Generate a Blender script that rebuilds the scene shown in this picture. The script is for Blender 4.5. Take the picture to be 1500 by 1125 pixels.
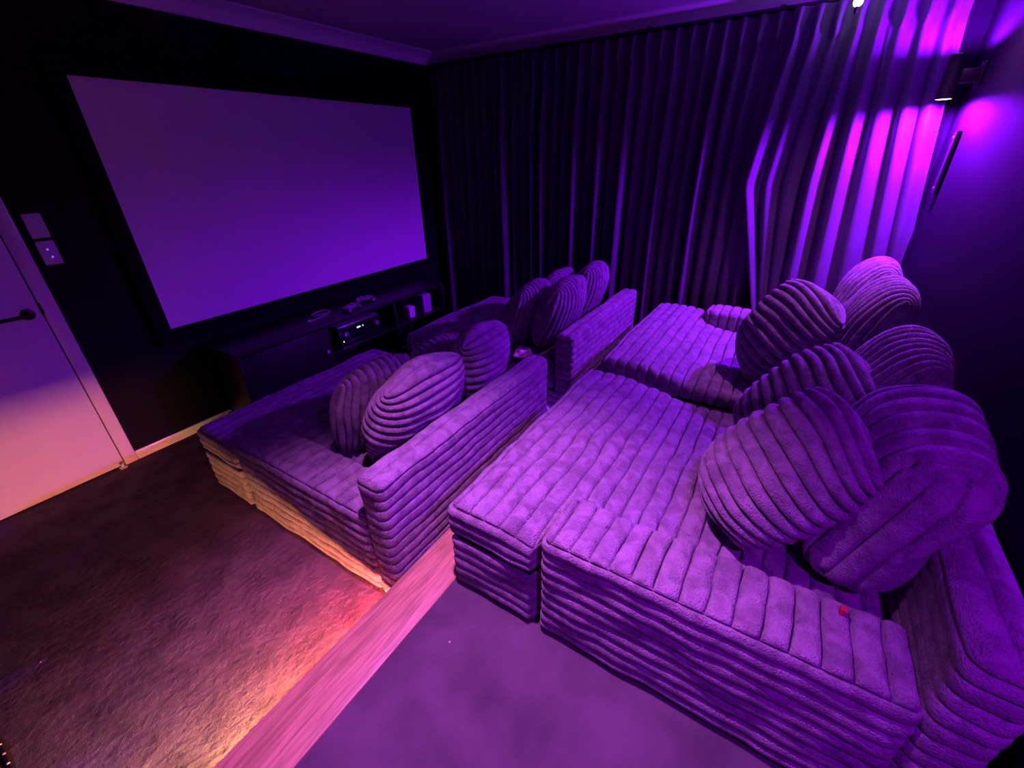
import bpy, bmesh, math, random
import numpy as np
from mathutils import Vector, Matrix, noise

random.seed(4)
scene = bpy.context.scene
for o in list(bpy.data.objects):
    bpy.data.objects.remove(o, do_unlink=True)
COL = scene.collection

# ------------------------------------------------------------------ camera, world, exposure
CAM_POS = Vector((0.0, 0.0, 1.66))
YAW, PITCH, ROLL, FPX = 0.995125, 0.484424, -0.025973, 635.77


def cam_axes():
    f = Vector((math.sin(YAW) * math.cos(PITCH), math.cos(YAW) * math.cos(PITCH), -math.sin(PITCH)))
    r = Vector((math.cos(YAW), -math.sin(YAW), 0))
    u = r.cross(f)
    r2 = r * math.cos(ROLL) + u * math.sin(ROLL)
    u2 = -r * math.sin(ROLL) + u * math.cos(ROLL)
    return r2, u2, f


cd = bpy.data.cameras.new('camera')
cam = bpy.data.objects.new('camera', cd)
COL.objects.link(cam)
_r, _u, _f = cam_axes()
cam.matrix_world = Matrix(((_r.x, _u.x, -_f.x, CAM_POS.x), (_r.y, _u.y, -_f.y, CAM_POS.y),
                           (_r.z, _u.z, -_f.z, CAM_POS.z), (0, 0, 0, 1)))
cd.sensor_fit = 'HORIZONTAL'
cd.sensor_width = 36
cd.lens = 36 * FPX / 1500
cd.clip_start = 0.02
scene.camera = cam

w = bpy.data.worlds.new('world')
scene.world = w
w.use_nodes = True
w.node_tree.nodes['Background'].inputs[0].default_value = (0.05, 0.01, 0.1, 1)
w.node_tree.nodes['Background'].inputs[1].default_value = 0.0

vs = scene.view_settings
vs.view_transform = 'Standard'
vs.look = 'None'
vs.gamma = 1
vs.use_curve_mapping = False
vs.exposure = 0.18

# light of the lamps (colour, watts); used by the lamp builders below
FAR_COL, FAR_DOWN, FAR_UP = (0.24, 0.002, 1.0), 720, 210
NEAR_COL, NEAR_DOWN, NEAR_UP = (0.36, 0.001, 1.0), 135, 24
DOWN_COL, DOWN_W, DOWN2_W = (0.62, 0.11, 0.82), 460, 140
STRIP_GAIN = 1250.0

# room measures (metres)
XL, XR, YB, YF = -0.32, 3.78, -0.58, 3.25
ZC = 2.50
H = 0.20            # height of the rear platform
NOSE0, NOSE1 = 0.83, 1.02


# ------------------------------------------------------------------ materials
def mat(name, col=(.5, .5, .5), rough=.6, metal=0.0, spec=.5, emit=None, estr=0.0, sheen=0.0):
    m = bpy.data.materials.new(name)
    m.use_nodes = True
    b = m.node_tree.nodes['Principled BSDF']
    b.inputs['Base Color'].default_value = (*col, 1)
    b.inputs['Roughness'].default_value = rough
    b.inputs['Metallic'].default_value = metal
    b.inputs['Specular IOR Level'].default_value = spec
    b.inputs['Sheen Weight'].default_value = sheen
    if emit:
        b.inputs['Emission Color'].default_value = (*emit, 1)
        b.inputs['Emission Strength'].default_value = estr
    return m


def N(m, t, **kw):
    n = m.node_tree.nodes.new(t)
    for k, v in kw.items():
        setattr(n, k, v)
    return n


def noise_mat(name, c0, c1, scale=5.0, rough=.8, bump=.2, bscale=200.0, bdist=.003, stretch=(1, 1, 1), detail=4.0,
              spec=.3, sheen=0.0, lo=.35, hi=.65, distort=0.0, coarse=None):
    """two tone noise colour + noise bump in object space"""
    m = mat(name, c0, rough, spec=spec, sheen=sheen)
    L = m.node_tree.links
    b = m.node_tree.nodes['Principled BSDF']
    tc = N(m, 'ShaderNodeTexCoord')
    mp = N(m, 'ShaderNodeMapping')
    mp.inputs['Scale'].default_value = stretch
    L.new(tc.outputs['Object'], mp.inputs['Vector'])
    nt = N(m, 'ShaderNodeTexNoise')
    nt.inputs['Scale'].default_value = scale
    nt.inputs['Detail'].default_value = detail
    nt.inputs['Distortion'].default_value = distort
    L.new(mp.outputs[0], nt.inputs['Vector'])
    cr = N(m, 'ShaderNodeValToRGB')
    cr.color_ramp.elements[0].position = lo
    cr.color_ramp.elements[1].position = hi
    cr.color_ramp.elements[0].color = (*c0, 1)
    cr.color_ramp.elements[1].color = (*c1, 1)
    L.new(nt.outputs['Fac'], cr.inputs[0])
    L.new(cr.outputs[0], b.inputs['Base Color'])
    if bump:
        bt = N(m, 'ShaderNodeTexNoise')
        bt.inputs['Scale'].default_value = bscale
        bt.inputs['Detail'].default_value = 3
        L.new(mp.outputs[0] if coarse is None else tc.outputs['Object'], bt.inputs['Vector'])
        bp = N(m, 'ShaderNodeBump')
        bp.inputs['Strength'].default_value = bump
        bp.inputs['Distance'].default_value = bdist
        L.new(bt.outputs['Fac'], bp.inputs['Height'])
        last = bp
        if coarse:
            ct = N(m, 'ShaderNodeTexNoise')
            ct.inputs['Scale'].default_value = coarse[0]
            ct.inputs['Detail'].default_value = 5
            L.new(tc.outputs['Object'], ct.inputs['Vector'])
            cp = N(m, 'ShaderNodeBump')
            cp.inputs['Strength'].default_value = coarse[1]
            cp.inputs['Distance'].default_value = coarse[2]
            L.new(ct.outputs['Fac'], cp.inputs['Height'])
            L.new(bp.outputs[0], cp.inputs['Normal'])
            last = cp
        L.new(last.outputs[0], b.inputs['Normal'])
    return m


M = {}
# plush pile: lighter and darker patches where the nap is brushed one way or the other
M['plush'] = noise_mat('plush_corduroy', (.19, .175, .185), (.36, .345, .355), scale=19, rough=.95, bump=1.0, bscale=210,
                       bdist=.012, spec=.1, sheen=.25, lo=.36, hi=.63, detail=8, distort=.7, coarse=(110, .4, .006))
M['carpet'] = noise_mat('carpet', (.085, .07, .07), (.15, .125, .12), scale=7, rough=1, bump=.8, bscale=240, bdist=.006,
                        spec=.05, detail=6, coarse=(38, .9, .014))
M['carpet_up'] = noise_mat('carpet_platform', (.075, .066, .07), (.12, .107, .11), scale=5, rough=1, bump=.6, bscale=260,
                           bdist=.004, spec=.05, detail=6, coarse=(30, .3, .006))
M['wall'] = noise_mat('wall_paint_charcoal', (.007, .006, .009), (.010, .009, .012), scale=3, rough=.7, bump=.08, bscale=60,
                      bdist=.001, spec=.06)
M['wall_back'] = M['wall']
M['ceiling'] = noise_mat('ceiling_paint', (.48, .47, .49), (.52, .51, .53), scale=3, rough=.85, bump=.05, bscale=80)
M['cornice'] = noise_mat('cornice_paint', (.78, .77, .79), (.82, .81, .82), scale=3, rough=.6, bump=.03, bscale=80)
M['white'] = noise_mat('door_paint_white', (.62, .60, .60), (.66, .64, .63), scale=2, rough=.26, bump=.03, bscale=40,
                       bdist=.001, spec=.5)
M['screen'] = noise_mat('projection_surface', (.84, .84, .85), (.87, .87, .88), scale=2, rough=.9, bump=0, spec=.1)
M['black'] = noise_mat('black_velvet_frame', (.006, .006, .007), (.009, .009, .01), scale=20, rough=.9, bump=.1, spec=.05)
M['blackmetal'] = mat('black_powder_coat', (.012, .012, .013), .45, .3)
M['wood'] = noise_mat('timber_nosing', (.34, .26, .10), (.60, .47, .19), scale=4.5, rough=.42, bump=.12, bscale=14,
                      stretch=(1.2, 16, 16), detail=7, spec=.45, lo=.36, hi=.66, distort=.8)
M['curtain'] = noise_mat('curtain_blockout', (.06, .057, .072), (.08, .076, .092), scale=3, rough=.6, bump=.15, bscale=500,
                         bdist=.001, spec=.3, sheen=.1)
M['console'] = noise_mat('black_ash_veneer', (.010, .009, .010), (.016, .014, .015), scale=6, rough=.38, bump=.1, bscale=20,
                         stretch=(1, 12, 12), spec=.4)
M['gloss'] = mat('black_gloss_plastic', (.008, .008, .009), .18)
M['silver'] = mat('brushed_silver', (.55, .55, .57), .35, .7)
M['bronze'] = mat('dark_bronze_metal', (.045, .03, .028), .3, .85)
M['plate'] = mat('white_plastic', (.62, .61, .62), .35)
M['grey'] = mat('grey_plastic', (.30, .29, .31), .5)
M['teal'] = mat('teal_display', (.02, .05, .05), .3, emit=(.45, .9, .85), estr=1.6)
M['green'] = mat('green_led', (.02, .05, .02), .3, emit=(.7, 1, .75), estr=2.5)
M['blueled'] = mat('blue_led', (.02, .02, .1), .3, emit=(.06, .03, 1), estr=4)
M['lens_far'] = mat('violet_lamp_lens', (.5, .4, .6), .3, emit=(.95, .55, 1), estr=7)
M['lens_near'] = mat('lilac_lamp_lens', (.5, .4, .6), .3, emit=(.85, .5, 1), estr=5)
M['bulb'] = mat('white_bulb', (.8, .8, .8), .3, emit=(1, .93, .9), estr=14)
M['cloth'] = noise_mat('pale_cloth', (.70, .62, .52), (.85, .78, .68), scale=30, rough=.9, bump=.3, bscale=200, spec=.1)
M['red'] = mat('red_tag', (.55, .03, .05), .6)
M['lilacbox'] = mat('white_card', (.75, .72, .76), .5)
M['bluepanel'] = mat('pale_grey_plastic', (.42, .42, .48), .4)


# ------------------------------------------------------------------ helpers
def tag(o, label=None, cat=None, group=None, kind=None):
    if label: o['label'] = label
    if cat: o['category'] = cat
    if group: o['group'] = group
    if kind: o['kind'] = kind
    return o


def empty(name, loc=(0, 0, 0), rz=0.0):
    o = bpy.data.objects.new(name, None)
    o.empty_display_size = .05
    COL.objects.link(o)
    o.location = loc
    o.rotation_euler = (0, 0, rz)
    return o


def link_mesh(name, me, m, parent=None, smooth=True):
    o = bpy.data.objects.new(name, me)
    COL.objects.link(o)
    if m and not me.materials:
        me.materials.append(m)
    if parent:
        o.parent = parent
    if smooth:
        me.polygons.foreach_set('use_smooth', [True] * len(me.polygons))
    return o


def pyd(name, verts, faces, m, parent=None, smooth=True):
    me = bpy.data.meshes.new(name)
    me.from_pydata([tuple(map(float, v)) for v in verts], [], [tuple(map(int, f)) for f in faces])
    me.update()
    return link_mesh(name, me, m, parent, smooth)


def bm_obj(name, bm, m, parent=None, smooth=False, sharp=None):
    me = bpy.data.meshes.new(name)
    bmesh.ops.recalc_face_normals(bm, faces=bm.faces)
    bm.to_mesh(me)
    bm.free()
    o = link_mesh(name, me, m, parent, smooth)
    if smooth:
        me.set_sharp_from_angle(angle=math.radians(40))
    return o


def b_box(bm, lo, hi, bev=0.0, seg=2):
    lo, hi = Vector(lo), Vector(hi)
    r = bmesh.ops.create_cube(bm, size=1, matrix=Matrix.Translation((lo + hi) / 2) @ Matrix.Diagonal((*(hi - lo), 1)))
    if bev:
        es = list({e for v in r['verts'] for e in v.link_edges})
        bmesh.ops.bevel(bm, geom=es, offset=bev, segments=seg, affect='EDGES', profile=.5)


def box(name, lo, hi, m, parent=None, bev=0.0, seg=2):
    bm = bmesh.new()
    b_box(bm, lo, hi, bev, seg)
    return bm_obj(name, bm, m, parent, smooth=bev > 0)


def b_cyl(bm, p0, p1, r0, r1=None, n=24, cap=True):
    p0, p1 = Vector(p0), Vector(p1)
    d = p1 - p0
    q = d.to_track_quat('Z', 'Y').to_matrix().to_4x4()
    bmesh.ops.create_cone(bm, cap_ends=cap, cap_tris=False, segments=n, radius1=r0, radius2=r0 if r1 is None else r1,
                          depth=d.length, matrix=Matrix.Translation((p0 + p1) / 2) @ q)


def lathe(name, prof, m, parent=None, n=32, mtx=None):
    """prof: list of (radius, height) revolved about Z"""
    vs_, fs = [], []
    k = len(prof)
    for i in range(n):
        a = 2 * math.pi * i / n
        for r, z in prof:
            p = Vector((r * math.cos(a), r * math.sin(a), z))
            vs_.append(mtx @ p if mtx else p)
    for i in range(n):
        for j in range(k - 1):
            fs.append((i * k + j, ((i + 1) % n) * k + j, ((i + 1) % n) * k + j + 1, i * k + j + 1))
    bm = bmesh.new()
    bv = [bm.verts.new(v) for v in vs_]
    for f in fs:
        bm.faces.new([bv[i] for i in f])
    bmesh.ops.remove_doubles(bm, verts=bm.verts, dist=1e-6)
    return bm_obj(name, bm, m, parent, smooth=True)


def tube(name, pts, r, m, parent=None, res=3):
    cu = bpy.data.curves.new(name, 'CURVE')
    cu.dimensions = '3D'
    cu.bevel_depth = r
    cu.bevel_resolution = res
    sp = cu.splines.new('NURBS')
    sp.points.add(len(pts) - 1)
    for p, q in zip(sp.points, pts):
        p.co = (*q, 1)
    sp.use_endpoint_u = True
    sp.order_u = 4
    tmp = bpy.data.objects.new('tmp', cu)
    COL.objects.link(tmp)
    dg = bpy.context.evaluated_depsgraph_get()
    me = bpy.data.meshes.new_from_object(tmp.evaluated_get(dg))
    bpy.data.objects.remove(tmp, do_unlink=True)
    me.name = name
    return link_mesh(name, me, m, parent)


def struct(o, label=None):
    o['kind'] = 'structure'
    if label: o['label'] = label
    return o


# ------------------------------------------------------------------ room shell
struct(box('floor', (XL - .1, NOSE1 - .12, -.1), (XR + .1, YF + .1, 0), M['carpet']), 'dark textured carpet of the lower floor before the screen')
plat = struct(box('floor_platform', (XL - .1, YB - .1, -.1), (XR + .1, NOSE1 - .10, H - .006), M['carpet_up']),
              'raised carpeted platform under the rear sofas')
struct(box('wall_front', (XL - .1, YF, 0), (XR + .1, YF + .1, ZC), M['wall']), 'charcoal painted wall carrying the projection screen')
struct(box('wall_back', (XL - .1, YB - .1, H - .05), (XR + .1, YB, ZC), M['wall_back']), 'charcoal painted wall behind the rear sofas')
struct(box('wall_left', (XL - .1, YB - .1, 0), (XL, YF + .1, ZC), M['wall']), 'charcoal wall beside the door')
struct(box('wall_right', (XR, YB - .1, 0), (XR + .1, YF + .1, ZC), M['wall']), 'charcoal wall behind the curtains')
struct(box('ceiling', (XL - .1, YB - .1, ZC), (XR + .1, YF + .1, ZC + .1), M['ceiling']), 'plain painted ceiling')


def cornice(name, p0, p1, inward):
    """cove moulding from p0 to p1 along a wall, inward = unit vector into the room"""
    prof = [(0, -.095), (.008, -.095), (.012, -.085)]
    for i in range(9):
        a = math.pi / 2 * i / 8
        prof.append((.012 + .068 * (1 - math.cos(a)), -.085 + .068 * math.sin(a)))
    prof += [(.085, -.012), (.095, -.008), (.095, 0), (0, 0)]
    iv = Vector(inward)
    vs_, fs = [], []
    k = len(prof)
    for p, s in ((Vector(p0), 1), (Vector(p1), -1)):
        d = (Vector(p1) - Vector(p0)).normalized()
        for a, z in prof:
            vs_.append(p + iv * a + Vector((0, 0, z)) + d * a * s)   # mitred ends
    for j in range(k):
        fs.append((j, (j + 1) % k, k + (j + 1) % k, k + j))
    fs += [tuple(range(k)), tuple(range(k, 2 * k))[::-1]]
    bm = bmesh.new()
    bv = [bm.verts.new(v) for v in vs_]
    for f in fs:
        bm.faces.new([bv[i] for i in f])
    return struct(bm_obj(name, bm, M['cornice'], smooth=True), 'white cove moulding between wall and ceiling')


cornice('trim_2', (XL, YF, ZC), (XR, YF, ZC), (0, -1, 0))
cornice('trim_3', (XR, YF, ZC), (XR, YB, ZC), (-1, 0, 0))
cornice('trim_4', (XR, YB, ZC), (XL, YB, ZC), (0, 1, 0))
cornice('trim_5', (XL, YB, ZC), (XL, YF, ZC), (1, 0, 0))

# step: board with a dropped front lip, riser set back under it
nose = empty('trim_1', (0, 0, 0))
struct(nose, 'pinkish brown timber nosing board along the platform edge')
bm = bmesh.new()
b_box(bm, (XL, NOSE0, H - .034), (XR - .06, NOSE1, H), .006)
bm_obj('nosing_board', bm, M['wood'], nose, smooth=True)
box('nosing_lip', (XL, NOSE1 - .022, .076), (XR - .06, NOSE1 - .002, H - .03), M['wood'], nose, .003)
box('riser', (XL, NOSE1 - .13, 0), (XR - .06, NOSE1 - .10, H - .034), M['carpet_up'], nose)

# baseboards
struct(box('baseboard_front', (.59, YF - .016, 0), (XR, YF, .062), M['white'], bev=.004), 'white skirting under the screen wall')
struct(box('baseboard_left', (XL, NOSE1, 0), (XL + .016, YF, .05), M['blackmetal'], bev=.004), 'dark skirting of the left wall')
for i in range(14):  # white beads stand in for tiny light reflections along the skirting
    yy = 1.45 + i * .045
    o = lathe('baseboard_glint', [(0, .004), (.003, .003), (.005, 0), (0, 0)], M['plate'],
              bpy.data.objects['baseboard_left'], n=10, mtx=Matrix.Translation((XL + .012, yy, .048)))

# ------------------------------------------------------------------ door in the screen wall
DX0, DX1, DZ = -.235, .523, 2.04
door = empty('door_1', (DX1, YF, 0))
struct(door, 'white flush door with dark lever handle in the screen wall')


def dpart(name, lo, hi, m, bev=0.0, parent=None):
    p = parent or door
    off = door.location
    return box(name, Vector(lo) - off, Vector(hi) - off, m, p, bev)


leaf = dpart('door_leaf', (DX0 + .003, YF - .012, .008), (DX1 - .004, YF - .002, DZ), M['white'], .002)
dpart('jamb_gap', (DX1 - .004, YF - .006, 0), (DX1, YF - .001, DZ), M['blackmetal'])
dpart('architrave', (DX1, YF - .018, 0), (DX1 + .066, YF, DZ + .066), M['white'], .005)
dpart('architrave', (DX0 - .06, YF - .018, 0), (DX0, YF, DZ + .066), M['white'], .005)
dpart('architrave', (DX0, YF - .018, DZ), (DX1, YF, DZ + .066), M['white'], .005)
dpart('strike_plate', (DX1 - .004, YF - .019, .985), (DX1 + .006, YF - .010, 1.045), M['bronze'], .001)
# lever handle on a round rose
hx, hz = .468, 1.0
rose = lathe('handle_rose', [(0, .016), (.022, .016), (.027, .012), (.028, 0), (0, 0)], M['bronze'], door, n=32,
             mtx=Matrix.Translation((hx - DX1, -.012, hz)) @ Matrix.Rotation(math.pi / 2, 4, 'X'))
tube('lever', [(hx - DX1, -.02, hz), (hx - DX1, -.055, hz), (hx - DX1 - .012, -.062, hz), (hx - DX1 - .05, -.062, hz + .002),
               (hx - DX1 - .09, -.06, hz + .002), (hx - DX1 - .125, -.056, hz - .002)], .0095, M['bronze'], door)
# small stop at the foot of the door
st = empty('door_stop', (DX1 - .02, YF - .03, 0))
tag(st, 'small pale stop at the foot of the white door', 'door stop')
bm = bmesh.new()
b_box(bm, (-.018, -.018, 0), (.018, .012, .006), .002)
b_cyl(bm, (0, 0, .005), (0, 0, .028), .009, .007, 16)
bm_obj('stop_body', bm, M['plate'], st, smooth=True)
lathe('rubber_cap', [(0, .036), (.006, .036), (.009, .033), (.009, .027), (0, .027)], M['grey'], st, n=16)

# switch plates
for k, (zz, lab) in enumerate(((1.402, 'blank white wall plate above the lit switch beside the door'),
                               (1.272, 'white switch plate with two glowing blue dots beside the door'))):
    s = empty('switch_plate', (.660, YF, zz))
    tag(s, lab, 'wall plate')
    box('plate', (-.036, -.009, -.058), (.036, 0, .058), M['plate'], s, .003)
    if k == 1:
        for q, (dx, dz) in enumerate(((-.003, .017), (.003, -.020))):
            rk = box('rocker', (dx - .011, -.0125, dz - .013), (dx + .011, -.008, dz + .013), M['plate'], s, .002)
            lathe('indicator', [(0, .0014), (.0036, .001), (.0042, 0), (0, 0)], M['blueled'], rk, n=14,
                  mtx=Matrix.Translation((dx, -.0125, dz)) @ Matrix.Rotation(math.pi / 2, 4, 'X'))

# ------------------------------------------------------------------ projection screen
SX0, SX1, SZ0, SZ1 = 1.022, 3.408, .738, 2.062
scr = empty('projector_screen', ((SX0 + SX1) / 2, YF, SZ0))
tag(scr, 'large pale projection screen in a black frame on the wall', 'screen')
ox = (SX0 + SX1) / 2
hw, hh, fw = (SX1 - SX0) / 2, SZ1 - SZ0, .085
box('screen_surface', (-hw - .01, -.022, -.01), (hw + .01, -.004, hh + .01), M['screen'], scr)
for lo, hi in (((-hw - fw, -.042, -fw), (hw + fw, -.002, 0)), ((-hw - fw, -.042, hh), (hw + fw, -.002, hh + fw)),
               ((-hw - fw, -.042, 0), (-hw, -.002, hh)), ((hw, -.042, 0), (hw + fw, -.002, hh))):
    box('frame_rail', lo, hi, M['black'], scr, .004)

# ------------------------------------------------------------------ LED strip under the nosing
strip = empty('led_strip', (0, NOSE1 - .096, .058))
strip.rotation_euler.x = math.radians(-58)
tag(strip, 'rainbow light strip tucked under the timber step nosing', 'light strip')
box('strip_channel', (XL + .02, -.004, -.014), (XR - .1, .0, .014), M['silver'], strip)
KEYS = [(-.32, (.62, .33, .09)), (.15, (.70, .34, .10)), (.34, (1.0, .24, .10)), (.44, (1.35, .09, .09)), (.85, (1.3, .07, .12)),
        (1.05, (.9, .05, .5)), (1.5, (.45, .03, 1.0)), (2.0, (.25, .02, 1.0)), (3.8, (.2, .02, 1.0))]


def strip_col(x):
    for (a, ca), (b, cb) in zip(KEYS, KEYS[1:]):
        if a <= x <= b:
            t = (x - a) / (b - a)
            return tuple(p + (q - p) * t for p, q in zip(ca, cb))
    return KEYS[-1][1]


xs = list(np.arange(XL + .02, XR - .1, .08))
segme = bpy.data.meshes.new('led_segment')
bm = bmesh.new()
b_box(bm, (.002, 0, -.011), (.078, .003, .011))
bm.to_mesh(segme)
bm.free()
for x in xs:
    me = segme.copy()
    c = strip_col(x + .04)
    g = STRIP_GAIN * (1.0 if x < .9 else .8)
    me.materials.append(mat('led_segment', c, .4, emit=c, estr=g))
    o = bpy.data.objects.new('led_segment', me)
    COL.objects.link(o)
    o.parent = strip
    o.location = (x, 0, 0)


# ------------------------------------------------------------------ plush ribbed upholstery
PITCH_R, PITCH_Z = .062, .047


def sstep(a, b, x):
    t = np.clip((x - a) / (b - a), 0, 1)
    return t * t * (3 - 2 * t)


def rib(s, pitch=PITCH_R, p=3.0, groove=.62, g0=.86):
    f = s / pitch + 1e-6
    t = np.abs(2 * (f - np.floor(f)) - 1)
    return 1 - (1 - groove) * t ** p - groove * sstep(g0, .985, t)


FRAC = (0, .03, .07, .22, .5, .78, .93, .97)      # lattice inside one rib, crowded at the grooves


def rib_lattice(lo, hi, PITCH_R=PITCH_R):
    c = [lo + (k + f) * PITCH_R for k in range(int((hi - lo) / PITCH_R) + 1) for f in FRAC]
    c = [x for x in c if x < hi - .002]
    return np.array(c + [hi])


def vnoise(pts, scale, seed=0.0):
    off = Vector((seed * 3.1, seed * 1.7, seed * 2.3))
    return np.array([noise.noise(Vector(p) * scale + off) for p in pts])


def boxgrid(lo, hi, res, skip=(), latt0=False):
    """welded grid over a box; returns unit positions as integer lattice, faces"""
    lo, hi = np.array(lo, float), np.array(hi, float)
    ax_c = [np.linspace(lo[0], hi[0], max(3, int(round((hi[0] - lo[0]) / res)) + 1)), rib_lattice(lo[1], hi[1]), rib_lattice(lo[2], hi[2], PITCH_Z)]
    # crowd the two outermost cells so the rounded ends stay smooth
    e = np.array([.005, .012, .022])
    ax_c[0] = np.unique(np.concatenate([ax_c[0], lo[0] + e, hi[0] - e]))
    if latt0:
        ax_c[0] = rib_lattice(lo[0], hi[0])
    n = np.array([len(c) - 1 for c in ax_c])
    vs_, fs, base = [], [], 0
    for ax in range(3):
        a, b = (ax + 1) % 3, (ax + 2) % 3
        for side in (0, 1):
            if (ax, side) in skip:
                continue
            I, J = np.meshgrid(np.arange(n[a] + 1), np.arange(n[b] + 1), indexing='ij')
            g = np.zeros(I.shape + (3,), int)
            g[..., a], g[..., b], g[..., ax] = I, J, side * n[ax]
            idx = base + np.arange(I.size).reshape(I.shape)
            q = np.stack([idx[:-1, :-1], idx[1:, :-1], idx[1:, 1:], idx[:-1, 1:]], -1).reshape(-1, 4)
            if side == 0:
                q = q[:, ::-1]
            vs_.append(g.reshape(-1, 3))
            fs.append(q)
            base += I.size
    V = np.concatenate(vs_)
    F = np.concatenate(fs)
    U, inv = np.unique(V, axis=0, return_inverse=True)
    F = inv.reshape(-1)[F]
    return np.stack([ax_c[i][U[:, i]] for i in range(3)], -1), F


def ribbed_block(name, lo, hi, m, parent, phases, r=.035, amp=.011, res=.0145, skip=(), warp=None, seed=0.0, flip=False,
                 lump=.006, bulge=0.0, latt0=False):
    """rounded block covered with ribbed plush; phases maps (axis, side) -> axis the ribs repeat along"""
    lo, hi = np.array(lo, float), np.array(hi, float)
    V, F = boxgrid(lo, hi, res, skip, latt0)
    inner = np.clip(V, lo + r, hi - r)
    d = V - inner
    nrm = d / np.maximum(1e-9, np.linalg.norm(d, axis=1))[:, None]
    Pn = inner + nrm * r
    # bulge of the top face
    if bulge:
        c = (Pn - lo) / (hi - lo)
        Pn[:, 2] += bulge * np.clip(nrm[:, 2], 0, 1) * (16 * c[:, 0] * (1 - c[:, 0]) * c[:, 1] * (1 - c[:, 1])) ** .5
    h = np.zeros(len(V))
    wob = vnoise(Pn, 5, seed)
    grp = {}
    for (ax, side), ph in phases.items():
        s = np.clip(nrm[:, ax] * (1 if side else -1), 0, 1) ** 2
        grp[ph] = grp.get(ph, 0) + s
    for ph, gsum in grp.items():
        coord = Pn[:, ph] - lo[ph]
        h += rib(coord, PITCH_Z if ph == 2 else PITCH_R) * sstep(.30, .75, gsum)
    am = amp * (1 + .30 * vnoise(Pn, 9, seed + 5))
    w2 = vnoise(Pn, 4, seed + 31)
    Pn = Pn + nrm * (h * am - amp + wob * lump)[:, None]
    Pn[:, 1] += w2 * .010 * np.clip(nrm[:, 2], 0, 1)          # grooves wander a little
    w3 = vnoise(Pn, 13, seed + 41)
    Pn[:, 1] += w3 * .004 * np.clip(nrm[:, 2], 0, 1)
    Pn[:, 2] += (w2 * .007 + w3 * .0055) * (1 - np.clip(np.abs(nrm[:, 2]), 0, 1))
    if warp is not None:
        Pn = warp(Pn)
    if flip:
        Pn[:, 0] = -Pn[:, 0]
        F = F[:, ::-1]
    return pyd(name, Pn, F, m, parent)


W, D, AW, AD = 1.27, 1.40, .235, 1.02     # sofa module: width, depth, arm width, arm depth
SEAT_Z, BASE_Z, BACK_Z, ARM_Z = .405, .258, .655, .448


def tshape(inset, sag=0.0):
    def f(P):
        P[:, 2] -= sag * (1 - sstep(.80, 1.20, P[:, 1])) * sstep(BASE_Z + .02, SEAT_Z - .02, P[:, 2])
        u0 = inset * (1 - sstep(AD - .01, AD + .035, P[:, 1]))
        P[:, 0] = u0 + P[:, 0] * (W - u0) / W
        return P
    return f


def build_sofa(name, flip, seed):
    root = empty(name)
    kw = dict(flip=flip)
    ribbed_block('base', (0.004, .10, .015), (W - .004, D - .015, BASE_Z), M['plush'], root,
                 {(0, 0): 2, (0, 1): 2, (1, 0): 2, (1, 1): 2}, r=.02, amp=.016, res=.014, skip=((2, 0), (2, 1)),
                 warp=tshape(.20), seed=seed + 1, lump=.004, **kw)
    ribbed_block('seat_cushion', (0, .12, BASE_Z - .004), (W, D, SEAT_Z), M['plush'], root,
                 {(2, 1): 1, (0, 0): 2, (1, 1): 2, (1, 0): 1, (0, 1): 1, (2, 0): 1}, r=.04, amp=.026, res=.014,
                 skip=(), warp=tshape(AW + .002, .07), seed=seed + 2, bulge=.012, **kw)
    ribbed_block('arm', (0, .115, .012), (AW, AD, ARM_Z), M['plush'], root,
                 {(2, 1): 1, (0, 1): 1, (0, 0): 2, (1, 1): 2, (1, 0): 2}, r=.032, amp=.024, res=.014, skip=((2, 0),),
                 seed=seed + 3, **kw)
    ribbed_block('backrest', (0, 0, .012), (W, .125, BACK_Z), M['plush'], root,
                 {(1, 0): 2, (1, 1): 2, (0, 0): 2, (0, 1): 2, (2, 1): 1}, r=.034, amp=.014, res=.014, skip=((2, 0),),
                 seed=seed + 4, lump=.004, **kw)
    # block feet
    for fx in (.07, W - .07):
        for fy in (.16, D - .12):
            x0 = -fx if flip else fx
            box('foot', (x0 - .03, fy - .03, 0), (x0 + .03, fy + .03, .03), M['blackmetal'], root, .003)
    return root


sofaL = build_sofa('chaise_sofa', False, 0)
sofaR = build_sofa('chaise_sofa', True, 20)


def copy_tree(o, parent=None):
    c = o.copy()
    COL.objects.link(c)
    c.parent = parent
    for ch in list(o.children):
        copy_tree(ch, c)
    return c


G = 'plush corduroy chaise sofas in two rows'
FY, BY = 1.034, -.565                  # rear faces of the front and back rows
sofaL2, sofaR2 = copy_tree(sofaL), copy_tree(sofaR)
sofaL.location = (.72, FY, 0)
sofaR.location = (2.30 + W, FY, 0)
sofaL.scale.y = sofaR.scale.y = 1.07       # the lower row is a little deeper
sofaL2.location = (.82, BY, H - .006)
sofaR2.location = (2.235 + W, BY, H - .006)
tag(sofaL, 'grey plush corduroy chaise sofa on the lower floor, the one facing the door', 'sofa', G)
tag(sofaR, 'grey plush corduroy chaise sofa on the lower floor beside the curtain', 'sofa', G)
tag(sofaL2, 'grey plush corduroy chaise sofa on the platform, its arm beside bare carpet', 'sofa', G)
tag(sofaR2, 'grey plush corduroy chaise sofa on the platform against the lit curtain', 'sofa', G)


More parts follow.
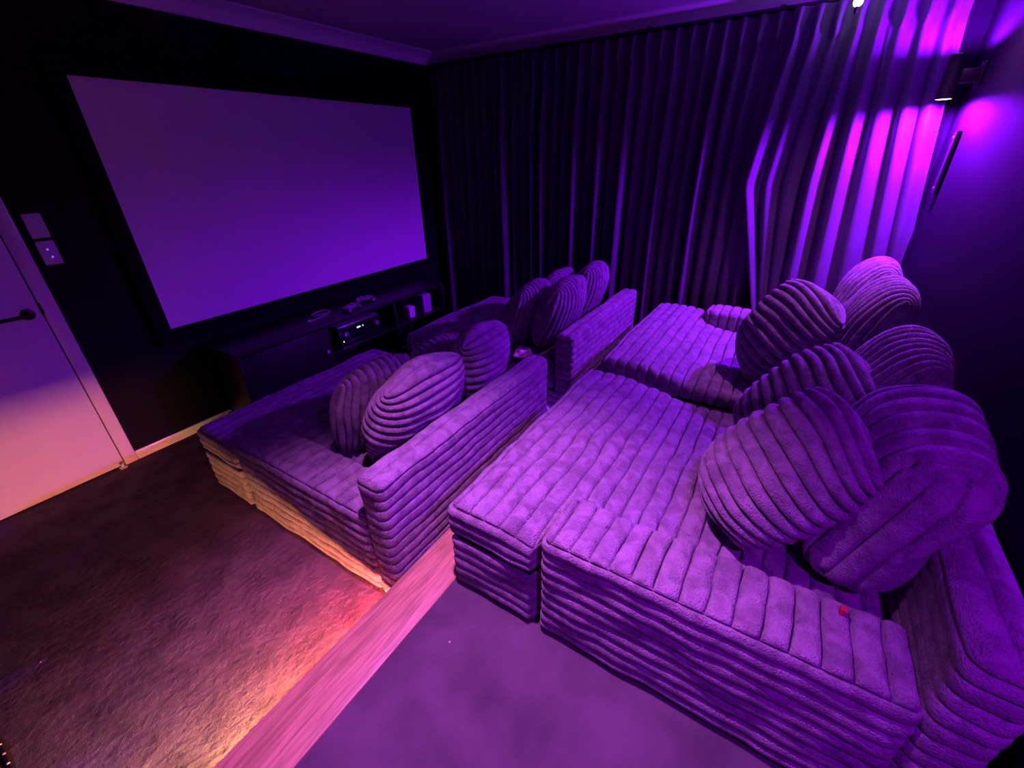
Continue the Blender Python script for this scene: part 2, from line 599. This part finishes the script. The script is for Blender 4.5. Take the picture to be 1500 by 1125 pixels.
# ------------------------------------------------------------------ pillows
def pillow(name, c, up, nrm, a, b, t, label, vertical=False, seed=0, amp=.025, bend=0.0, pitch=.049, group=None, n=90,
           pinch=.32, power=2.6):
    """half sizes a (width) x b (height) x t (thickness); ribs run across the width unless vertical"""
    half = a if vertical else b
    nr = max(4, int(round(2.5 * half / pitch)))
    kr = np.array([-1 + 2 * (q + f) / nr for q in range(nr) for f in FRAC] + [1.0])
    kr = .45 * kr + .55 * np.sin(kr * math.pi / 2)      # ribs keep their width round the rim
    kr = np.unique(np.round(np.concatenate([kr, [-.997, -.985, .985, .997]]), 5))
    ks = np.sin(np.linspace(-math.pi / 2, math.pi / 2, n // 2 + 1))
    U, Vv = np.meshgrid(kr if vertical else ks, ks if vertical else kr, indexing='ij')
    x = a * U * np.sqrt(1 - pinch * Vv ** 2)
    y = b * Vv * np.sqrt(1 - pinch * U ** 2)
    z = t * np.sqrt(np.clip((1 - np.abs(U) ** power) * (1 - np.abs(Vv) ** power), 0, 1))
    top = np.stack([x, y, z], -1).reshape(-1, 3)
    bot = np.stack([x, y, -z], -1).reshape(-1, 3)
    m0, m1 = U.shape
    idx = np.arange(m0 * m1).reshape(m0, m1)
    rim = np.zeros((m0, m1), bool)
    rim[0], rim[-1], rim[:, 0], rim[:, -1] = True, True, True, True
    rf = rim.reshape(-1)
    bmap = np.arange(m0 * m1)
    keep = np.where(~rf)[0]
    bmap[keep] = m0 * m1 + np.arange(len(keep))
    q = np.stack([idx[:-1, :-1], idx[1:, :-1], idx[1:, 1:], idx[:-1, 1:]], -1).reshape(-1, 4)
    F = np.concatenate([q, bmap[q][:, ::-1]])
    V = np.concatenate([top, bot[keep]])
    me = bpy.data.meshes.new(name)
    me.from_pydata(V.tolist(), [], F.tolist())
    me.update()
    nn = np.zeros(len(V) * 3)
    me.vertices.foreach_get('normal', nn)
    nn = nn.reshape(-1, 3)
    wob = vnoise(V, 5, seed)
    ww = np.linspace(-1, 1, 400)
    cc = np.interp((U if vertical else Vv).reshape(-1), .45 * ww + .55 * np.sin(ww * math.pi / 2), ww)
    cc = (cc + 1) * nr / 2
    cc = np.concatenate([cc, cc[keep]])
    h = rib(cc, 1.0, 2.0, .48, .76)
    ph = amp * (1 + .3 * vnoise(V, 9, seed + 3))
    V = V + nn * (h * ph - amp * .5 + wob * .014)[:, None]
    V[:, 0 if vertical else 1] += vnoise(V, 4.5, seed + 11) * .018      # ribs wander
    if bend:
        V[:, 2] += bend * ((V[:, 0] / a) ** 2 - .4) * a
    me.vertices.foreach_set('co', V.reshape(-1))
    me.update()
    o = link_mesh(name, me, M['plush'])
    Y = Vector(up).normalized()
    Z = Vector(nrm)
    Z = (Z - Y * Z.dot(Y)).normalized()
    X = Y.cross(Z)
    o.matrix_world = Matrix(((X.x, Y.x, Z.x, c[0]), (X.y, Y.y, Z.y, c[1]), (X.z, Y.z, Z.z, c[2]), (0, 0, 0, 1)))
    tag(o, label, 'pillow', group)
    return o


GP = 'plush corduroy scatter pillows'
S1 = .388            # seat level, lower row
S2 = .583             # seat level, platform row
# lower row, sofa facing the door
pillow('scatter_pillow', (1.20, 1.60, S1 + .20), (0, -.30, 1), (0, 1, .3), .24, .24, .085,
       'plush pillow with upright ribs standing beside the low arm of the lower sofa', True, 1, group=GP)
pillow('scatter_pillow', (1.24, 1.35, S1 + .225), (0, -.42, 1), (0, 1, .42), .27, .27, .125,
       'fat plush pillow with level ribs leaning on the low back behind the upright-ribbed one', False, 2, group=GP)
pillow('scatter_pillow', (1.72, 1.34, S1 + .24), (0, -.34, 1), (0, 1, .34), .22, .26, .12,
       'tall plush pillow with level ribs at the gap between the two lower sofas', False, 3, group=GP)
pillow('scatter_pillow', (1.62, 1.60, S1 + .19), (0, -.35, 1), (0, 1, .3), .22, .22, .085,
       'plush pillow with upright ribs half hidden behind two fatter pillows of the lower sofa', True, 4, group=GP)
# lower row, sofa beside the curtain
pillow('scatter_pillow', (2.72, 1.62, S1 + .22), (0, -.40, 1), (0, 1, .3), .25, .25, .10,
       'plush pillow showing a dark shaded end above the pale cloth', True, 5, group=GP, pitch=.045)
pillow('scatter_pillow', (2.80, 1.38, S1 + .24), (0, -.42, 1), (0, 1, .4), .26, .27, .12,
       'plush pillow with fine upright ribs leaning on the low back beside the dark-ended pillow', True, 6, group=GP, pitch=.045)
pillow('scatter_pillow', (3.28, 1.38, S1 + .25), (0, -.34, 1), (0, 1, .4), .22, .27, .11,
       'plush pillow with fine upright ribs at the curtain end of the low back', True, 7, group=GP, pitch=.045)
pillow('scatter_pillow', (3.15, 1.62, S1 + .22), (0, -.36, 1), (0, 1, .3), .24, .25, .09,
       'plush pillow almost hidden before the two leaning at the curtain end', True, 8, group=GP, pitch=.045)
# platform row, near sofa
pillow('scatter_pillow', (1.27, -.11, S2 + .235), (.12, -.75, 1), (-.55, .55, .45), .18, .25, .115,
       'plush pillow with deep bent ribs lying against the arm of the platform sofa', False, 9, group=GP, amp=.027)
pillow('scatter_pillow', (1.73, -.15, S2 + .225), (.05, -.75, 1), (-.35, .7, .5), .22, .25, .11,
       'violet-lit plush pillow with crossing folds behind the bent-ribbed one', False, 10, group=GP, amp=.027)
BC = (.47, .25, .54)
bigc = ribbed_block('back_cushion', (-BC[0] / 2, -BC[1] / 2, -BC[2] / 2), (BC[0] / 2, BC[1] / 2, BC[2] / 2), M['plush'], None,
                    {(0, 0): 1, (0, 1): 1, (1, 0): 0, (1, 1): 0, (2, 1): 0, (2, 0): 0}, r=.115, amp=.024, seed=61, lump=.03, latt0=True)
bigc.location = (1.345, -.36, S2 + .235)
bigc.rotation_euler = (math.radians(14), math.radians(-5), math.radians(5))
tag(bigc, 'huge rounded back cushion at the arm end of the platform sofa', 'pillow', 'plush back cushions')
pillow('back_cushion', (1.85, -.37, S2 + .25), (0, -.30, 1), (0, 1, .3), .27, .27, .12,
       'rounded back cushion with broad ribs behind the crossing-fold pillow', True, 12, group='plush back cushions', pinch=.25)
# platform row, far sofa
pillow('scatter_pillow', (2.54, -.045, S2 + .22), (.12, -.50, 1), (-.62, .78, .25), .25, .26, .11,
       'plush pillow with its broad face in deep shade on the far platform sofa', False, 13, group=GP)
pillow('back_cushion', (2.60, -.37, S2 + .25), (0, -.30, 1), (0, 1, .3), .28, .29, .12,
       'rounded back cushion with scalloped rim beneath the wall lamp', True, 14, group='plush back cushions', pinch=.25)
pillow('back_cushion', (3.16, -.37, S2 + .25), (0, -.30, 1), (0, 1, .3), .26, .28, .12,
       'rounded back cushion catching bright magenta light next to the curtain', True, 15, group='plush back cushions', pinch=.25)


# ------------------------------------------------------------------ curtains
PL = [1.2, .5, .75, 1.25, .45, .9, .6, 1.3, .8, .4, 1.1, .55, .7, 1.3, .35, 1.0, .5, 1.2, .65, .45, .9]


def curtain(name, y0, y1, xc, label, seed, pitch=.1, shift=None, depth=.052, zt=2.385, zb=.03):
    ny = int(abs(y1 - y0) / pitch * 16)
    nz = 60
    vs_, fs = [], []
    for j in range(nz + 1):
        t = j / nz
        z = zt - (zt - zb) * t ** 1.25
        for i in range(ny + 1):
            s = y0 + (y1 - y0) * i / ny
            k = s / pitch
            drop = max(0, zt - .16 - z)
            hd = 1 if z > zt - .16 else 0
            g = min(1, drop / .35)
            wv = noise.noise(Vector((s * 1.3, z * .5, seed))) * .9 * g
            ang = 2 * math.pi * (k + wv * .35)
            c = .5 + .5 * math.cos(ang)
            am = depth * (.45 + .55 * g) * (1 + .9 * noise.noise(Vector((s * 4.0, z * .25, seed + 7))))
            am *= PL[int(round(k)) % len(PL)]
            pleat = c ** 2.2                       # narrow ridge, wide valley
            x = xc - am * (pleat if g < 1 else c ** 1.3) * 1.6 + am * .6
            if hd:
                # pinched heads of the pleats; the tape above opens a little
                e = (z - (zt - .16)) / .16
                x = xc - depth * (1.25 * (1 - e) + .55 * e) * c ** (3.0 - 1.4 * e) + depth * .3
            yy = s + .012 * g * math.sin(ang + .6) + (shift(s, zt - .16 - z) if shift else 0)
            vs_.append((x, yy, z))
    for j in range(nz):
        for i in range(ny):
            a = j * (ny + 1) + i
            fs.append((a, a + 1, a + ny + 2, a + ny + 1))
    o = pyd(name, vs_, fs, M['curtain'])
    md = o.modifiers.new('cloth thickness', 'SOLIDIFY')
    md.thickness = .003
    tag(o, label, 'curtain', 'pleated curtains along the side wall')
    return o


def fan(s, d):
    if d <= 0: return 0
    e = max(0, min(1, (s + .1) / .45))           # toward the leading edge
    out = .12 * min(d, .75) * e - max(0, d - .8) * .30 * e ** 1.5
    back = -.14 * d * max(0, min(1, (.02 - s) / .3)) * .8
    return out + back


curtain('curtain', 3.19, .24, 3.69, 'long dark pleated curtain hanging from the screen wall to the parting', 1)
curtain('curtain', .33, -.47, 3.655, 'pleated curtain glowing violet and magenta beside the wall lamp', 5, shift=fan)
trk = empty('curtain_track', (3.69, 0, 2.39))
tag(trk, 'slim dark track the pleated curtains hang from', 'curtain track')
box('rail', (-.012, -.56, 0), (.012, 3.22, .018), M['blackmetal'], trk, .003)
for y in (-.4, .4, 1.2, 2.0, 2.8):
    box('bracket', (-.014, y - .015, .016), (XR - 3.69, y + .015, .024), M['blackmetal'], trk)


# ------------------------------------------------------------------ wall lamps
def spot(name, parent, loc, down, col, watts, size=180, blend=.5, soft=.03):
    l = bpy.data.lights.new(name, 'SPOT')
    l.color = col
    l.energy = watts
    l.spot_size = math.radians(size)
    l.spot_blend = blend
    l.shadow_soft_size = soft
    o = bpy.data.objects.new(name, l)
    COL.objects.link(o)
    o.parent = parent
    o.location = loc
    o.rotation_euler = (0 if down else math.pi, 0, 0)
    return o


def sconce(loc, label, col, wd, wu, lens, size=180, blend=.42):
    root = empty('wall_sconce', loc)
    tag(root, label, 'wall lamp', 'up and down wall lamps on the back wall')
    R, h2, off = .037, .095, .115
    T = Matrix.Translation((0, off, 0))
    lathe('lamp_body', [(R - .004, -h2 + .012), (R - .004, -h2), (R, -h2), (R, h2), (R - .004, h2), (R - .004, h2 - .012)],
          M['blackmetal'], root, n=36, mtx=T)
    for s in (-1, 1):
        lathe('lamp_lens', [(0, s * (h2 + .0015)), (R - .008, s * (h2 + .001)), (R - .0045, s * (h2 - .001)), (R - .0045, s * (h2 - .010)), (0, s * (h2 - .010))],
              lens, root, n=32, mtx=T)
    box('mount_arm', (-.022, .012, -.03), (.022, off - R + .006, .03), M['blackmetal'], root, .004)
    bp_ = box('back_plate', (-.035, 0, -.055), (.035, .014, .055), M['blackmetal'], root, .004)
    lathe('screw', [(0, .003), (.005, .002), (.006, 0), (0, 0)], M['silver'], bp_, n=12,
          mtx=Matrix.Translation((0, .013, .043)) @ Matrix.Rotation(-math.pi / 2, 4, 'X'))
    spot('down_light', root, (0, off, -h2 - .004), True, col, wd, size, blend)
    spot('up_light', root, (0, off, h2 + .004), False, col, wu, size, blend)
    return root


sconce((3.47, YB, 1.962), 'black cylinder lamp throwing magenta light up and down beside the curtain', FAR_COL, FAR_DOWN, FAR_UP, M['lens_far'])
sconce((.10, YB, 1.965), 'black cylinder lamp on the back wall above the bare platform carpet', NEAR_COL, NEAR_DOWN, NEAR_UP, M['lens_near'], 152, .8)

# recessed downlight above the platform edge
for dpos, dw, dsize, dlab in (((.68, .62, ZC), DOWN_W, 70, 'round recessed downlight in the ceiling above the bare platform carpet'),
                       ((2.95, -.36, ZC), DOWN2_W, 104, 'round recessed downlight in the ceiling above the far platform sofa')):
    dl = empty('ceiling_downlight', dpos)
    tag(dl, dlab, 'ceiling lamp', 'recessed ceiling downlights')
    lathe('trim_ring', [(.034, -.001), (.036, -.006), (.048, -.005), (.052, 0), (.034, 0)], M['plate'], dl, n=36)
    lathe('lamp_lens', [(0, -.001), (.034, -.001), (.034, -.0005), (0, -.0005)], M['lens_near'], dl, n=32)
    spot('down_light', dl, (0, 0, -.012), True, DOWN_COL, dw, size=dsize, blend=1.0, soft=.03)

# slim black bracket on the back wall, under the lamp
br = empty('wall_bracket', (3.44, YB, 1.42))
tag(br, 'slim upright black bracket on the back wall below the magenta lamp', 'bracket')
box('bracket_plate', (-.04, 0, 0), (.04, .022, .30), M['gloss'], br, .004)
for z in (.03, .27):
    lathe('bracket_screw', [(0, .004), (.006, .003), (.008, 0), (0, 0)], M['silver'], br, n=14,
          mtx=Matrix.Translation((0, .021, z)) @ Matrix.Rotation(-math.pi / 2, 4, 'X'))

# small bright ceiling lamp near the curtain
cl = empty('hanging_bulb', (3.50, .026, ZC))
tag(cl, 'tiny white bulb hanging from the ceiling in front of the curtain top', 'bulb')
lathe('ceiling_rose', [(0, 0), (.03, 0), (.03, -.008), (.012, -.014), (0, -.014)], M['blackmetal'], cl, n=24)
tube('cord', [(0, 0, -.01), (0, 0, -.05), (0, 0, -.10), (0, 0, -.142)], .003, M['blackmetal'], cl)
lathe('bulb_globe', [(.022 * math.sin(a), -.163 + .022 * math.cos(a)) for a in np.linspace(0, math.pi, 16)], M['bulb'], cl, n=24)
lathe('bulb_tip', [(0, -.183), (.010, -.183), (.009, -.205), (.004, -.212), (0, -.212)], M['blackmetal'], cl, n=20)

# ------------------------------------------------------------------ media console and what stands in and on it
CX0, CX1, CY0, CY1, CT = 1.15, 3.12, 2.78, 3.22, .60
con = empty('media_console', (CX0, CY0, 0))
tag(con, 'low black media console with open shelves below the screen', 'cabinet')


def cpart(name, lo, hi, m=None, bev=.002):
    o3 = Vector((CX0, CY0, 0))
    return box(name, Vector(lo) - o3, Vector(hi) - o3, m or M['console'], con, bev)


cpart('top_panel', (CX0, CY0, CT - .028), (CX1, CY1, CT))
cpart('bottom_panel', (CX0, CY0, .10), (CX1, CY1, .125))
cpart('back_panel', (CX0, CY1 - .012, .12), (CX1, CY1, CT - .027))
for x in (CX0, CX1 - .022):
    cpart('side_panel', (x, CY0, .12), (x + .022, CY1, CT - .027))
for x in (1.80, 2.48):
    cpart('divider', (x, CY0 + .01, .12), (x + .02, CY1 - .01, CT - .027))
cpart('shelf', (1.82, CY0 + .02, .34), (2.48, CY1 - .012, .358))
cpart('shelf', (2.50, CY0 + .02, .34), (CX1 - .022, CY1 - .012, .358))
cpart('cabinet_door', (CX0 + .024, CY0 + .001, .128), (1.798, CY0 + .019, CT - .032))
cpart('plinth', (CX0 + .05, CY0 + .06, 0), (CX1 - .05, CY1 - .03, .10))
kn = lathe('door_knob', [(0, .022), (.011, .020), (.012, .012), (.006, .008), (.006, 0), (0, 0)], M['plate'], con, n=20,
           mtx=Matrix.Translation((1.765 - CX0, .001, .40)) @ Matrix.Rotation(math.pi / 2, 4, 'X'))

amp = empty('av_receiver', (2.14, CY0 + .06, .358))
tag(amp, 'black receiver with teal display inside the media console', 'receiver')
box('receiver_case', (-.21, 0, .012), (.21, .28, .15), M['gloss'], amp, .004)
box('receiver_lid', (-.205, .004, .149), (.205, .275, .156), M['silver'], amp, .002)
dp = box('display', (-.10, -.003, .095), (.10, .002, .125), M['gloss'], amp)
for k, (dx, ww) in enumerate(((-.035, .036), (.022, .008))):
    box('display_digits', (dx, -.0045, .104), (dx + ww, -.0025, .115), M['teal'], dp)
lathe('power_light', [(0, .002), (.004, .0015), (.005, 0), (0, 0)], M['green'], amp, n=14,
      mtx=Matrix.Translation((-.175, 0, .035)) @ Matrix.Rotation(math.pi / 2, 4, 'X'))
for dx in (-.15, .165):
    lathe('volume_knob', [(0, .02), (.018, .018), (.021, .01), (.022, 0), (0, 0)], M['silver'], amp, n=28,
          mtx=Matrix.Translation((dx, 0, .09)) @ Matrix.Rotation(math.pi / 2, 4, 'X'))
for dx in (-.17, .17):
    for dy in (.04, .24):
        lathe('rubber_foot', [(0, .013), (.016, .013), (.018, 0), (0, 0)], M['grey'], amp, n=16, mtx=Matrix.Translation((dx, dy, 0)))

bx_ = empty('storage_box', (2.74, CY0 + .07, .358))
tag(bx_, 'small white box on the console shelf beside the upright pale case', 'box')
box('box_body', (-.035, 0, 0), (.035, .07, .085), M['lilacbox'], bx_, .003)
box('box_lid', (-.037, -.002, .083), (.037, .072, .10), M['lilacbox'], bx_, .003)
pc = empty('upright_case', (2.93, CY0 + .05, .358))
tag(pc, 'pale grey upright case at the end of the console shelf', 'case')
box('case_shell', (-.05, 0, 0), (.05, .12, .17), M['bluepanel'], pc, .004)
box('case_spine', (-.054, .004, .006), (-.048, .116, .164), M['grey'], pc, .001)

cab = empty('white_cable', (1.78, 2.93, CT))
tag(cab, 'thin white cable with a round plug looped on the console top', 'cable')
tube('wire', [(0, 0, .004), (.06, .0, .004), (.15, .02, .004), (.24, .07, .006), (.25, .13, .008), (.16, .15, .006), (.08, .12, .005),
              (.09, .07, .005), (.18, .06, .006)], .003, M['plate'], cab)
lathe('plug', [(0, .018), (.010, .017), (.014, .010), (.012, .002), (0, 0)], M['plate'], cab, n=20, mtx=Matrix.Translation((-.008, 0, 0)))


def controller(loc, rz, label):
    r_ = empty('game_controller', loc, rz)
    tag(r_, label, 'controller', 'controllers on the media console')
    bm = bmesh.new()
    b_box(bm, (-.05, -.03, .008), (.05, .03, .038), .014, 3)
    for s in (-1, 1):
        b_cyl(bm, (s * .05, .01, .022), (s * .068, -.055, .018), .022, .014, 16)
    bm_obj('controller_shell', bm, M['grey'], r_, smooth=True)
    for s in (-1, 1):
        lathe('thumb_stick', [(0, .012), (.010, .012), (.011, .008), (.005, .006), (.005, 0), (0, 0)], M['plate'], r_, n=18,
              mtx=Matrix.Translation((s * .024, -.008, .036)))
    for dx, dy in ((.036, .014), (.044, .006)):
        lathe('button', [(0, .004), (.004, .003), (.005, 0), (0, 0)], M['plate'], r_, n=12, mtx=Matrix.Translation((dx, dy, .037)))
    return r_


controller((2.12, 2.90, CT), .3, 'grey game controller on the console top right beside the white cable')
controller((2.34, 2.98, CT), -.5, 'grey game controller on the console top further from the white cable')
sl = empty('remote_control', (2.56, CY0 + .08, .125), .2)
tag(sl, 'slim remote lying on the bottom panel inside the console', 'remote')
box('remote_body', (-.02, -.08, 0), (.02, .08, .016), M['bluepanel'], sl, .004)
for i in range(5):
    box('remote_button', (-.008, -.06 + i * .022, .015), (.008, -.048 + i * .022, .018), M['blackmetal'], sl)

# ------------------------------------------------------------------ small things
# crumpled pale cloth on the lower sofa by the curtain
n = 18
vs_, fs = [], []
for j in range(n + 1):
    for i in range(n + 1):
        u, v = i / n - .5, j / n - .5
        x, y = u * .17 * (1 - .5 * abs(v)), v * .12 * (1 - .6 * u)
        z = .014 + .032 * max(0, noise.noise(Vector((u * 3.1, v * 2.6, 3.3))) + .25) + .03 * max(0, u) ** 1.0
        vs_.append((x, y, z))
for j in range(n):
    for i in range(n):
        a = j * (n + 1) + i
        fs.append((a, a + 1, a + n + 2, a + n + 1))
o = pyd('cleaning_cloth', vs_, fs, M['cloth'])
o.location = (2.47, 1.50, S1 - .01)
o.rotation_euler = (0, 0, .5)
md = o.modifiers.new('cloth thickness', 'SOLIDIFY')
md.thickness = .003
tag(o, 'small crumpled pale cloth on the lower sofa seat next to the dark-ended pillow', 'cloth')

# red tag between arm and big cushion
tg = empty('fabric_tag', (1.0, -.30, H + ARM_Z - .018))
tag(tg, 'tiny red tag on the sofa arm at the foot of the huge cushion', 'tag')
bm = bmesh.new()
b_box(bm, (-.008, -.004, 0), (.008, .004, .030), .002)
bm_obj('tag_ribbon', bm, M['red'], tg, smooth=True)
box('tag_fold', (-.008, -.010, .026), (.008, .004, .031), M['red'], tg, .001)
# lint on the carpets
for p, lab in (((.63, .69, H - .006), 'white fleck of lint on the platform carpet beside the timber nosing'),
               ((-.16, 2.06, 0), 'white fleck of lint on the dark lower carpet near the left wall')):
    bm = bmesh.new()
    bmesh.ops.create_icosphere(bm, subdivisions=1, radius=.004)
    for v in bm.verts:
        v.co.z = abs(v.co.z) * .7
        v.co += noise.noise_vector(v.co * 400) * .001
        v.co.z = max(0, v.co.z)
    o = bm_obj('lint_fleck', bm, M['plate'])
    o.location = p
    tag(o, lab, 'lint')
bpy.context.view_layer.update()
